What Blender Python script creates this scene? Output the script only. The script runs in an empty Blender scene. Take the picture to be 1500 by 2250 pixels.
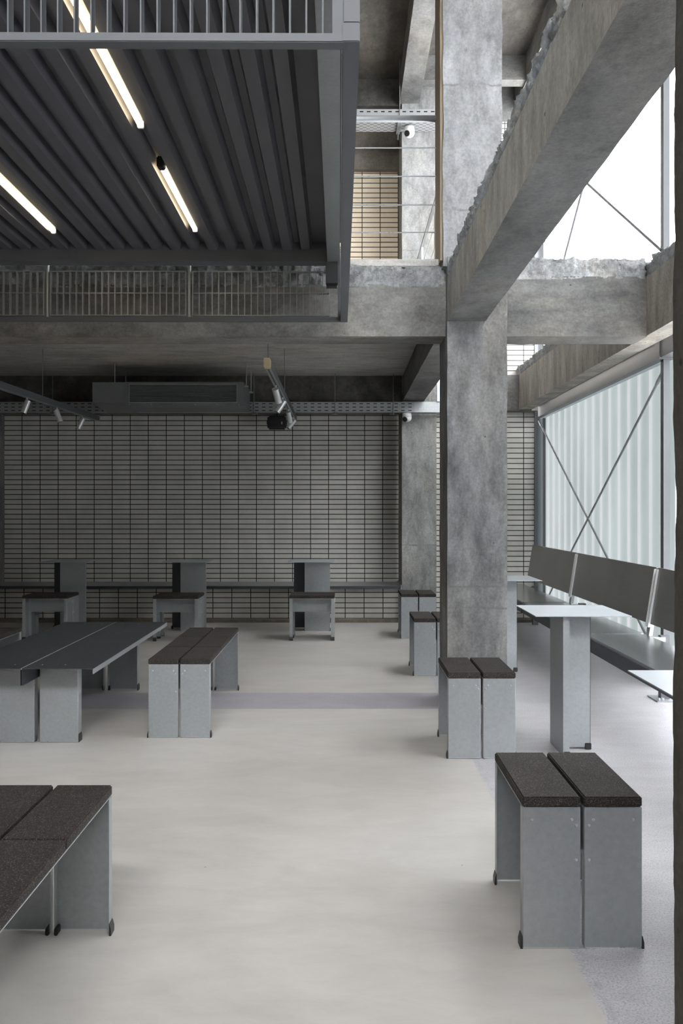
import bpy, bmesh, math, random
from mathutils import Vector, Matrix, noise
random.seed(7)
S = bpy.context.scene
COL = S.collection

# ------------------------------------------------------------------ camera
cam_d = bpy.data.cameras.new('camera')
cam = bpy.data.objects.new('camera', cam_d); COL.objects.link(cam)
cam.location = (0, 0, 1.3)
cam.rotation_euler = (math.pi/2, 0, 0)
cam_d.sensor_fit = 'VERTICAL'; cam_d.sensor_height = 36.0
cam_d.lens = 28.8                       # 1800 px for a 2250 px tall frame
cam_d.shift_x = -5/2250; cam_d.shift_y = -4/2250
cam_d.clip_start = 0.05; cam_d.clip_end = 200
S.camera = cam

# ------------------------------------------------------------------ world
w = bpy.data.worlds.new('overcast_sky'); S.world = w; w.use_nodes = True
nt = w.node_tree; nt.nodes.clear()
wo = nt.nodes.new('ShaderNodeOutputWorld'); bg = nt.nodes.new('ShaderNodeBackground')
tc = nt.nodes.new('ShaderNodeTexCoord'); sx = nt.nodes.new('ShaderNodeSeparateXYZ')
cr = nt.nodes.new('ShaderNodeValToRGB')
mr = nt.nodes.new('ShaderNodeMapRange'); mr.inputs[1].default_value = -1; mr.inputs[2].default_value = 1
nt.links.new(tc.outputs['Generated'], sx.inputs[0]); nt.links.new(sx.outputs['Z'], mr.inputs[0])
nt.links.new(mr.outputs[0], cr.inputs[0]); nt.links.new(cr.outputs[0], bg.inputs[0]); nt.links.new(bg.outputs[0], wo.inputs[0])
cr.color_ramp.elements[0].position = 0.46; cr.color_ramp.elements[0].color = (0.10, 0.11, 0.10, 1)
cr.color_ramp.elements[1].position = 0.56; cr.color_ramp.elements[1].color = (0.95, 0.97, 1.0, 1)
bg.inputs[1].default_value = 30.0

def area(name, loc, rot, sx_, sy_, power, color):
    l = bpy.data.lights.new(name, 'AREA'); l.shape = 'RECTANGLE'; l.size = sx_; l.size_y = sy_
    l.energy = power; l.color = color
    o = bpy.data.objects.new(name, l); COL.objects.link(o); o.location = loc; o.rotation_euler = rot
    return o
# daylight through the glazed street front behind the camera
area('street_front_daylight', (0.6, -2.45, 5.2), (math.radians(88), 0, 0), 5.0, 1.4, 20, (0.96, 0.98, 1.0))

S.view_settings.view_transform = 'Standard'
S.view_settings.look = 'None'
S.view_settings.gamma = 1
S.view_settings.use_curve_mapping = False
S.view_settings.exposure = 0.17
S.cycles.use_denoising = True
S.cycles.max_bounces = 10
S.cycles.diffuse_bounces = 6
S.cycles.transmission_bounces = 6
S.cycles.sample_clamp_indirect = 8

# ------------------------------------------------------------------ materials
def principled(name):
    m = bpy.data.materials.new(name); m.use_nodes = True
    n = m.node_tree.nodes; return m, m.node_tree, n['Principled BSDF']

def N(t, typ, **kw):
    n = t.nodes.new(typ)
    for k, v in kw.items():
        if k.startswith('i_'):
            n.inputs[k[2:].replace('_', ' ')].default_value = v
        else: setattr(n, k, v)
    return n

def ramp(t, src, stops):
    r = t.nodes.new('ShaderNodeValToRGB'); e = r.color_ramp.elements
    while len(e) < len(stops): e.new(0.5)
    for el, (p, c) in zip(e, stops):
        el.position = p; el.color = (c[0], c[1], c[2], 1) if hasattr(c, '__len__') else (c, c, c, 1)
    t.links.new(src, r.inputs[0]); return r.outputs[0]

def mixc(t, a, b, fac, mode='MIX'):
    m = t.nodes.new('ShaderNodeMix'); m.data_type = 'RGBA'; m.blend_type = mode
    for sock, v in ((m.inputs[6], a), (m.inputs[7], b), (m.inputs[0], fac)):
        if isinstance(v, (int, float)): sock.default_value = v
        elif isinstance(v, tuple): sock.default_value = (v[0], v[1], v[2], 1)
        else: t.links.new(v, sock)
    return m.outputs[2]

def math_n(t, op, a, b=None, c=None):
    m = t.nodes.new('ShaderNodeMath'); m.operation = op
    for i, v in enumerate((a, b, c)):
        if v is None: continue
        if isinstance(v, (int, float)): m.inputs[i].default_value = v
        else: t.links.new(v, m.inputs[i])
    return m.outputs[0]

def wpos(t, scale=(1, 1, 1)):
    g = t.nodes.new('ShaderNodeNewGeometry'); mp = t.nodes.new('ShaderNodeMapping')
    mp.inputs['Scale'].default_value = scale
    t.links.new(g.outputs['Position'], mp.inputs[0]); return mp.outputs[0]

def noise_n(t, vec, scale, detail=6, rough=0.6, dist=0.0):
    n = t.nodes.new('ShaderNodeTexNoise'); n.inputs['Scale'].default_value = scale
    n.inputs['Detail'].default_value = detail; n.inputs['Roughness'].default_value = rough
    n.inputs['Distortion'].default_value = dist
    t.links.new(vec, n.inputs['Vector']); return n.outputs[0]

def bump(t, b, h, strength, distance):
    n = t.nodes.new('ShaderNodeBump'); n.inputs['Strength'].default_value = strength
    n.inputs['Distance'].default_value = distance
    t.links.new(h, n.inputs['Height']); t.links.new(n.outputs[0], b.inputs['Normal'])

def concrete(name, lo, hi, tint=(1, 1, 1), stretch=(1, 1, 0.45), pits=True, seams=(), rough=False, yseams=()):
    m, t, b = principled(name)
    v = wpos(t, stretch); v1 = wpos(t)
    n1 = noise_n(t, v, 2.6, 9, 0.70, 0.15)
    n2 = noise_n(t, v, 10, 8, 0.74, 0.25)
    n3 = noise_n(t, v1, 55, 5, 0.75)
    c1 = ramp(t, n1, [(0.30, lo), (0.5, (lo+hi)/2), (0.68, hi)])
    c2 = ramp(t, n2, [(0.28, 0.55), (0.5, 0.95), (0.72, 1.2)])
    c3 = ramp(t, n3, [(0.3, 0.76), (0.7, 1.18)])
    c = mixc(t, c1, c2, 1.0, 'MULTIPLY'); c = mixc(t, c, c3, 1.0, 'MULTIPLY')
    h = mixc(t, n2, n3, 0.45)
    # warm earthy stains
    n4 = noise_n(t, v, 1.3, 5, 0.6, 0.3)
    st = ramp(t, n4, [(0.5, 0.0), (0.68, 0.55)])
    c = mixc(t, c, mixc(t, c, (0.95, 0.84, 0.68), 1.0, 'MULTIPLY'), st)
    # thin pale scratches
    vs = t.nodes.new('ShaderNodeTexVoronoi'); vs.feature = 'DISTANCE_TO_EDGE'; vs.inputs['Scale'].default_value = 1.6
    warp = t.nodes.new('ShaderNodeVectorMath'); warp.operation = 'ADD'
    nn = t.nodes.new('ShaderNodeTexNoise'); nn.inputs['Scale'].default_value = 3.0; nn.inputs['Detail'].default_value = 6
    t.links.new(v1, nn.inputs['Vector']); t.links.new(v1, warp.inputs[0]); t.links.new(nn.outputs['Color'], warp.inputs[1])
    t.links.new(warp.outputs[0], vs.inputs['Vector'])
    cmask = math_n(t, 'MULTIPLY', ramp(t, vs.outputs['Distance'], [(0.0, 1.0), (0.008, 0.0)]), ramp(t, n4, [(0.42, 0.0), (0.6, 0.35)]))
    c = mixc(t, c, (0.10, 0.10, 0.10), cmask)
    if pits:
        vo = t.nodes.new('ShaderNodeTexVoronoi'); vo.inputs['Scale'].default_value = 9
        t.links.new(v1, vo.inputs['Vector'])
        pm = ramp(t, vo.outputs['Distance'], [(0.05, 1.0), (0.085, 0.0)])
        pm = math_n(t, 'MULTIPLY', pm, ramp(t, n2, [(0.5, 0.0), (0.56, 1.0)]))
        c = mixc(t, c, (0.03, 0.03, 0.028), math_n(t, 'MULTIPLY', pm, 0.8))
    if seams or yseams:
        g = t.nodes.new('ShaderNodeNewGeometry'); s = t.nodes.new('ShaderNodeSeparateXYZ')
        t.links.new(g.outputs['Position'], s.inputs[0])
        zz = math_n(t, 'MULTIPLY_ADD', n2, 0.05, s.outputs['Z'])
        tot = None
        for z0 in list(seams) + list(yseams):
            if z0 in yseams: zz = math_n(t, 'MULTIPLY_ADD', n2, 0.05, s.outputs['Y'])
            d = math_n(t, 'ABSOLUTE', math_n(t, 'SUBTRACT', zz, z0+0.025))
            mk = ramp(t, d, [(0.0, 1.0), (0.011, 0.0)])
            tot = mk if tot is None else math_n(t, 'MAXIMUM', tot, mk)
        tot = math_n(t, 'MULTIPLY', tot, ramp(t, n2, [(0.42, 0.0), (0.6, 0.6)]))
        c = mixc(t, c, (0.07, 0.065, 0.06), tot)
        h = mixc(t, h, (0.0, 0.0, 0.0), tot)
    c = mixc(t, c, tint, 1.0, 'MULTIPLY')
    t.links.new(c, b.inputs['Base Color'])
    b.inputs['Roughness'].default_value = 0.82
    b.inputs['Specular IOR Level'].default_value = 0.3
    bump(t, b, h, 1.0 if rough else 0.35, 0.05 if rough else 0.008)
    return m

M = {}
M['col'] = concrete('weathered_grey_concrete', 0.065, 0.285, (0.97, 0.985, 1.0), seams=(0.66, 0.80, 2.55, 3.27, 4.09))
M['backcol'] = concrete('pale_back_column_concrete', 0.17, 0.40, (1.0, 1.0, 0.98), seams=(0.9, 4.3))
M['shaft'] = concrete('lit_upper_column_concrete', 0.19, 0.34, (0.98, 0.98, 1.0), seams=(3.27, 4.09))  # lighter than the lower column, carries the high front light in its colour
M['bigbeam'] = concrete('grey_beam_concrete', 0.06, 0.17, (1.0, 0.99, 0.97), stretch=(0.6, 0.35, 1), yseams=(3.53,))
M['beam'] = concrete('board_marked_concrete', 0.085, 0.24, (1.0, 0.985, 0.95), stretch=(0.5, 0.35, 1))
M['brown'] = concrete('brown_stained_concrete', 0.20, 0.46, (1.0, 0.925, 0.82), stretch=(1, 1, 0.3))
M['nearcol'] = concrete('dark_brown_column_concrete', 0.055, 0.14, (1.0, 0.92, 0.82), stretch=(1, 1, 0.3))
M['darkbrown'] = concrete('dark_brown_concrete', 0.05, 0.125, (1.0, 0.92, 0.82), stretch=(1, 0.5, 1))  # dark brown tone for ceiling, deck slab and outside ground
M['leftbeam'] = concrete('shade_browned_beam_concrete', 0.12, 0.30, (1.0, 0.965, 0.91), stretch=(0.6, 1, 1))  # brownish tone stands in for the shade under the platform
M['slab'] = concrete('slab_soffit_concrete', 0.36, 0.58, (1.0, 0.96, 0.90), stretch=(0.35, 1, 1))
M['dark'] = concrete('dark_beam_concrete', 0.05, 0.14, (1.0, 0.95, 0.88), stretch=(1, 1, 1))  # darker tone for the back beams
M['rough'] = concrete('broken_concrete', 0.30, 0.80, (0.98, 0.99, 1.0), stretch=(2.5, 2.5, 2.5), rough=True)
M['plaster'] = concrete('brown_plaster', 0.13, 0.24, (1.0, 0.88, 0.74), stretch=(0.4, 1, 0.4), pits=False)

def floor_mat():
    m, t, b = principled('screed_floor')
    v = wpos(t); vs = wpos(t, (0.55, 1.3, 1))
    n1 = noise_n(t, vs, 1.1, 8, 0.62, 0.8); n2 = noise_n(t, vs, 7, 8, 0.7, 0.5); n3 = noise_n(t, v, 160, 3, 0.7)
    pale = ramp(t, n1, [(0.3, (0.45, 0.422, 0.388)), (0.55, (0.52, 0.492, 0.457)), (0.75, (0.57, 0.548, 0.517))])
    pale = mixc(t, pale, ramp(t, n2, [(0.3, 0.83), (0.6, 0.95)]), 1.0, 'MULTIPLY')
    # filled repair patches with a pale rim
    vp = t.nodes.new('ShaderNodeTexVoronoi'); vp.inputs['Scale'].default_value = 1.35; vp.inputs['Randomness'].default_value = 1
    wp = t.nodes.new('ShaderNodeVectorMath'); wp.operation = 'ADD'
    nn = t.nodes.new('ShaderNodeTexNoise'); nn.inputs['Scale'].default_value = 4.5; nn.inputs['Detail'].default_value = 4
    sc = t.nodes.new('ShaderNodeVectorMath'); sc.operation = 'SCALE'; sc.inputs['Scale'].default_value = 0.16
    t.links.new(v, nn.inputs['Vector']); t.links.new(nn.outputs['Color'], sc.inputs[0])
    t.links.new(v, wp.inputs[0]); t.links.new(sc.outputs[0], wp.inputs[1]); t.links.new(wp.outputs[0], vp.inputs['Vector'])
    inside = ramp(t, vp.outputs['Distance'], [(0.045, 1.0), (0.05, 0.0)])
    rim = ramp(t, vp.outputs['Distance'], [(0.040, 0.0), (0.047, 0.2), (0.052, 0.0)])
    pale = mixc(t, pale, (0.50, 0.51, 0.48), math_n(t, 'MULTIPLY', inside, 0.45))
    pale = mixc(t, pale, (0.68, 0.67, 0.64), rim)
    grey = ramp(t, n2, [(0.3, (0.38, 0.365, 0.375)), (0.7, (0.49, 0.475, 0.487))])
    grey = mixc(t, grey, ramp(t, n3, [(0.32, 0.62), (0.5, 1.0), (0.72, 1.18)]), 1.0, 'MULTIPLY')
    g = t.nodes.new('ShaderNodeNewGeometry'); s = t.nodes.new('ShaderNodeSeparateXYZ'); t.links.new(g.outputs['Position'], s.inputs[0])
    X, Y = s.outputs['X'], s.outputs['Y']
    wob = math_n(t, 'MULTIPLY', math_n(t, 'SUBTRACT', noise_n(t, v, 6, 5, 0.6), 0.5), 0.025)
    # the edge of the exposed-aggregate strip leans a little away from the column line
    edge = 0.668
    xe = math_n(t, 'SUBTRACT', math_n(t, 'ADD', X, wob), edge)
    mx = math_n(t, 'GREATER_THAN', xe, 0.0)
    yy = math_n(t, 'ADD', Y, math_n(t, 'MULTIPLY', wob, 0.5))
    ys = math_n(t, 'MULTIPLY', math_n(t, 'GREATER_THAN', yy, 5.36), math_n(t, 'LESS_THAN', yy, 5.83))
    ys = math_n(t, 'MULTIPLY', ys, math_n(t, 'SUBTRACT', 1.0, mx))
    mask = math_n(t, 'MAXIMUM', mx, ys)
    grey = mixc(t, grey, mixc(t, grey, (0.80, 0.78, 0.81), 1.0, 'MULTIPLY'), ys)   # the cross strip is a darker aggregate
    c = mixc(t, pale, grey, mask)
    seam = ramp(t, math_n(t, 'ABSOLUTE', math_n(t, 'SUBTRACT', xe, 0.022)), [(0.0, 1.0), (0.02, 0.0)])
    seam = math_n(t, 'MULTIPLY', seam, ramp(t, noise_n(t, v, 25, 5, 0.7), [(0.45, 0.0), (0.6, 0.6)]))
    c = mixc(t, c, (0.30, 0.29, 0.30), seam)
    # small dark flecks and scuffs
    vd = t.nodes.new('ShaderNodeTexVoronoi'); vd.inputs['Scale'].default_value = 3.1; t.links.new(v, vd.inputs['Vector'])
    fl = ramp(t, vd.outputs['Distance'], [(0.010, 0.6), (0.016, 0.0)])
    c = mixc(t, c, (0.12, 0.11, 0.10), fl)
    t.links.new(c, b.inputs['Base Color'])
    r = ramp(t, n2, [(0.3, 0.42), (0.7, 0.58)]); t.links.new(r, b.inputs['Roughness'])
    b.inputs['Specular IOR Level'].default_value = 0.35
    bump(t, b, mixc(t, n2, n3, mask), 0.10, 0.004)
    return m
M['floor'] = floor_mat()

def tile_mat(name, c1, c2, joint_x, joint_z, grout=(0.020, 0.019, 0.017), bw=0.2213, bh=0.0605):
    m, t, b = principled(name)
    g = t.nodes.new('ShaderNodeNewGeometry'); s = t.nodes.new('ShaderNodeSeparateXYZ'); t.links.new(g.outputs['Position'], s.inputs[0])
    cb = t.nodes.new('ShaderNodeCombineXYZ')
    t.links.new(math_n(t, 'SUBTRACT', s.outputs['X'], joint_x - 60*bw), cb.inputs[0])
    t.links.new(math_n(t, 'SUBTRACT', s.outputs['Z'], joint_z - 200*bh), cb.inputs[1])
    br = t.nodes.new('ShaderNodeTexBrick'); br.offset = 0; br.squash = 1
    br.inputs['Scale'].default_value = 1.0
    br.inputs['Brick Width'].default_value = bw; br.inputs['Row Height'].default_value = bh
    br.inputs['Mortar Size'].default_value = 0.0048; br.inputs['Mortar Smooth'].default_value = 0.08
    br.inputs['Color1'].default_value = (*c1, 1); br.inputs['Color2'].default_value = (*c2, 1); br.inputs['Mortar'].default_value = (*grout, 1)
    br.inputs['Bias'].default_value = 0.0
    t.links.new(cb.outputs[0], br.inputs['Vector'])
    v = wpos(t); n = noise_n(t, v, 3.5, 5, 0.6); n2 = noise_n(t, v, 70, 3, 0.6)
    c = mixc(t, br.outputs['Color'], ramp(t, n, [(0.3, 0.86), (0.7, 1.06)]), 1.0, 'MULTIPLY')
    c = mixc(t, c, ramp(t, n2, [(0.3, 0.95), (0.7, 1.04)]), 1.0, 'MULTIPLY')
    t.links.new(c, b.inputs['Base Color']); b.inputs['Roughness'].default_value = 0.7
    b.inputs['Specular IOR Level'].default_value = 0.25
    inv = math_n(t, 'SUBTRACT', 1.0, br.outputs['Fac'])
    bump(t, b, inv, 0.8, 0.006)
    return m
M['tile_main'] = tile_mat('stack_bond_brick_slips', (0.66, 0.63, 0.585), (0.59, 0.565, 0.52), 0.699, 0.4637)
M['tile_low'] = tile_mat('stack_bond_brick_slips_low', (0.62, 0.59, 0.54), (0.54, 0.515, 0.47), 0.459, 0.033)
M['tile_right'] = tile_mat('stack_bond_brick_slips_pale', (0.68, 0.65, 0.605), (0.60, 0.575, 0.53), 2.111, 0.033)
M['tile_tan'] = tile_mat('tan_brick_slips', (0.88, 0.74, 0.57), (0.82, 0.69, 0.53), 0.2247, 4.469)

def metal(name, col, rough=0.4, metallic=0.75, spangle=0.08, brushed=None, rv=1.0):
    m, t, b = principled(name)
    tcn = t.nodes.new('ShaderNodeTexCoord')
    mp = t.nodes.new('ShaderNodeMapping'); t.links.new(tcn.outputs['Object'], mp.inputs[0])
    if brushed: mp.inputs['Scale'].default_value = brushed
    n = noise_n(t, mp.outputs[0], 60 if not brushed else 20, 4, 0.65); n1 = noise_n(t, tcn.outputs['Object'], 3, 3, 0.5)
    c = mixc(t, col, ramp(t, n, [(0.3, 1-spangle), (0.7, 1+spangle)]), 1.0, 'MULTIPLY')
    c = mixc(t, c, ramp(t, n1, [(0.3, 0.94), (0.7, 1.05)]), 1.0, 'MULTIPLY')
    t.links.new(c, b.inputs['Base Color'])
    t.links.new(ramp(t, n, [(0.3, rough-0.04*rv), (0.7, rough+0.04*rv)]), b.inputs['Roughness'])
    b.inputs['Metallic'].default_value = metallic
    return m
M['zinc'] = metal('galvanised_steel_sheet', (0.37, 0.387, 0.395), 0.42, 0.55)
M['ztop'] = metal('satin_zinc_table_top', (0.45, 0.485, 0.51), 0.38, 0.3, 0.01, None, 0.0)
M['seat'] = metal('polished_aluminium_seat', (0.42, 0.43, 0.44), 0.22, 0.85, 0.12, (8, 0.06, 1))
M['zinc_d'] = metal('dark_zinc_sheet', (0.075, 0.079, 0.088), 0.42, 0.6, 0.04)  # darkened zinc, stands in for shade and the dark soffit mirrored in it
M['edge'] = metal('bright_sheet_edge', (0.56, 0.585, 0.61), 0.3, 0.5, 0.02)
M['paint'] = metal('grey_painted_steel', (0.088, 0.091, 0.098), 0.6, 0.0, 0.03)
M['deck'] = metal('corrugated_steel_deck', (0.115, 0.114, 0.127), 0.38, 0.35, 0.03)
M['ledge'] = metal('zinc_ledge', (0.36, 0.38, 0.39), 0.35, 0.7, 0.05)
M['alu'] = metal('brushed_aluminium', (0.28, 0.275, 0.265), 0.36, 0.7, 0.10, (1, 0.05, 8))
M['duct'] = metal('grey_duct_steel', (0.20, 0.205, 0.21), 0.5, 0.4, 0.03)
M['silver'] = metal('silver_spotlight_body', (0.62, 0.62, 0.62), 0.35, 0.5, 0.02)
M['white'] = metal('white_plastic', (0.8, 0.8, 0.8), 0.35, 0.0, 0.01)
M['black'] = metal('black_plastic', (0.015, 0.015, 0.015), 0.45, 0.0, 0.01)
M['pale'] = metal('pale_frame_steel', (0.60, 0.66, 0.70), 0.45, 0.2, 0.02)
M['postbrown'] = metal('brown_painted_post', (0.20, 0.155, 0.10), 0.6, 0.0, 0.05)
M['beige'] = metal('beige_end_cap', (0.55, 0.45, 0.28), 0.6, 0.0, 0.03)
M['frame'] = metal('slate_grey_window_frame', (0.115, 0.117, 0.125), 0.45, 0.3, 0.02)

def rubber():
    m, t, b = principled('speckled_crumb_rubber')
    tcn = t.nodes.new('ShaderNodeTexCoord')
    v = t.nodes.new('ShaderNodeTexVoronoi'); v.inputs['Scale'].default_value = 520; t.links.new(tcn.outputs['Object'], v.inputs['Vector'])
    sp = ramp(t, v.outputs['Color'], [(0.0, (0.012, 0.010, 0.009)), (0.52, (0.019, 0.0155, 0.014)), (0.68, (0.034, 0.027, 0.023)), (0.82, (0.080, 0.065, 0.056)), (1.0, (0.19, 0.165, 0.15))])
    n = noise_n(t, tcn.outputs['Object'], 9, 4, 0.6)
    c = mixc(t, sp, ramp(t, n, [(0.3, 0.8), (0.7, 1.2)]), 1.0, 'MULTIPLY')
    t.links.new(c, b.inputs['Base Color']); b.inputs['Roughness'].default_value = 0.8
    b.inputs['Specular IOR Level'].default_value = 0.35
    n2 = noise_n(t, tcn.outputs['Object'], 260, 3, 0.7); bump(t, b, n2, 0.7, 0.003)
    return m
M['rubber'] = rubber()

def perforated(name, period=0.079, slot=0.04, rows=0.036, rz=0.009, vertical='Z', z0=0.0):
    m, t, b = principled(name)
    g = t.nodes.new('ShaderNodeNewGeometry'); s = t.nodes.new('ShaderNodeSeparateXYZ'); t.links.new(g.outputs['Position'], s.inputs[0])
    u = s.outputs['X']; vv = math_n(t, 'SUBTRACT', s.outputs[vertical], z0)
    row = math_n(t, 'FLOOR', math_n(t, 'DIVIDE', vv, rows))
    if vertical == 'Y':
        u = math_n(t, 'MULTIPLY_ADD', row, period/2, u)
    fu = math_n(t, 'FLOORED_MODULO', u, period) if False else math_n(t, 'WRAP', u, period, 0.0)
    fv = math_n(t, 'WRAP', vv, rows, 0.0)
    a = math_n(t, 'LESS_THAN', math_n(t, 'ABSOLUTE', math_n(t, 'SUBTRACT', fu, period/2)), slot/2)
    c_ = math_n(t, 'LESS_THAN', math_n(t, 'ABSOLUTE', math_n(t, 'SUBTRACT', fv, rows/2)), rz/2)
    mk = math_n(t, 'MULTIPLY', a, c_)
    c = mixc(t, (0.33, 0.335, 0.34), (0.012, 0.012, 0.012), mk)
    t.links.new(c, b.inputs['Base Color']); b.inputs['Roughness'].default_value = 0.5; b.inputs['Metallic'].default_value = 0.3
    return m
M['tray'] = perforated('perforated_tray_side', z0=2.413, rows=0.0385)
M['tray_up'] = perforated('perforated_upper_tray_side', z0=5.645, rows=0.055, rz=0.014)
M['tray_bot'] = perforated('perforated_tray_base', vertical='Y', z0=9.1, rows=0.035, rz=0.011)

def translucent(name, base, bright, step):
    m = bpy.data.materials.new(name); m.use_nodes = True; t = m.node_tree; t.nodes.clear()
    out = t.nodes.new('ShaderNodeOutputMaterial')
    g = t.nodes.new('ShaderNodeNewGeometry'); s = t.nodes.new('ShaderNodeSeparateXYZ'); t.links.new(g.outputs['Position'], s.inputs[0])
    fu = math_n(t, 'DIVIDE', math_n(t, 'WRAP', math_n(t, 'ADD', s.outputs['Y'], 20.0), step, 0.0), step)   # 0..1 across one board
    j = ramp(t, fu, [(0.0, 1.0), (0.04, 1.0), (0.05, 0.1), (0.50, 0.0), (0.75, 0.14), (0.96, 0.5), (0.965, 1.0)])
    n = noise_n(t, wpos(t, (1, 0.8, 0.6)), 1.6, 4, 0.55)
    b_ = mixc(t, base, ramp(t, n, [(0.35, 0.86), (0.65, 1.08)]), 1.0, 'MULTIPLY')
    c = mixc(t, b_, bright, j)
    tr = t.nodes.new('ShaderNodeBsdfTranslucent'); t.links.new(c, tr.inputs[0])
    gl = t.nodes.new('ShaderNodeBsdfGlossy'); gl.inputs['Roughness'].default_value = 0.35
    df = t.nodes.new('ShaderNodeBsdfDiffuse'); df.inputs[0].default_value = (0.5, 0.53, 0.53, 1)
    m1 = t.nodes.new('ShaderNodeMixShader'); m1.inputs[0].default_value = 0.12
    t.links.new(tr.outputs[0], m1.inputs[1]); t.links.new(df.outputs[0], m1.inputs[2])
    m2 = t.nodes.new('ShaderNodeMixShader'); m2.inputs[0].default_value = 0.05
    t.links.new(m1.outputs[0], m2.inputs[1]); t.links.new(gl.outputs[0], m2.inputs[2])
    t.links.new(m2.outputs[0], out.inputs[0]); return m
M['poly_low'] = translucent('dimmed_lower_polycarbonate', (0.0315, 0.0350, 0.0344), (0.063, 0.064, 0.064), 0.25)  # sheet darkened so the dim view outside sits in its colour
M['poly_mid'] = translucent('part_dimmed_polycarbonate', (0.33, 0.34, 0.345), (0.42, 0.42, 0.42), 0.25)  # near bays, transmission set to balance the room light
M['poly_end'] = translucent('pale_blue_end_panel', (0.055, 0.062, 0.068), (0.055, 0.062, 0.068), 0.25)
M['poly_up'] = translucent('white_polycarbonate', (0.78, 0.79, 0.80), (0.86, 0.86, 0.86), 0.25)

def emissive(name, col, strength):
    m = bpy.data.materials.new(name); m.use_nodes = True; t = m.node_tree; t.nodes.clear()
    e = t.nodes.new('ShaderNodeEmission'); e.inputs[0].default_value = (*col, 1); e.inputs[1].default_value = strength
    o = t.nodes.new('ShaderNodeOutputMaterial'); t.links.new(e.outputs[0], o.inputs[0]); return m
M['tube'] = emissive('lit_warm_tube', (1.0, 0.80, 0.50), 14.0)

# ------------------------------------------------------------------ mesh helpers
def channel(x0, x1, y, sy, fo, fi, t=0.003, rad=0.004):
    """outline of a sheet bent into a channel: face from x0 (outer bend) to x1 (inner bend) at y, returns fo and fi deep"""
    sx = 1 if x1 > x0 else -1
    def arc(cx, cy, r_, a0, a1, n=4): return [(cx + r_*math.cos(a0+(a1-a0)*i/n), cy + r_*math.sin(a0+(a1-a0)*i/n)) for i in range(n+1)]
    # build with x growing from 0 to w and the returns going to +y, then map
    w = abs(x1-x0); P = math.pi
    out = [(0, fo)] + arc(rad, rad, rad, P, 1.5*P) + arc(w-rad, rad, rad, 1.5*P, 2*P) + [(w, fi), (w-t, fi), (w-t, t), (t, t), (t, fo)]
    return [(x0 + sx*u, y - sy*v) for u, v in out]

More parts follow.
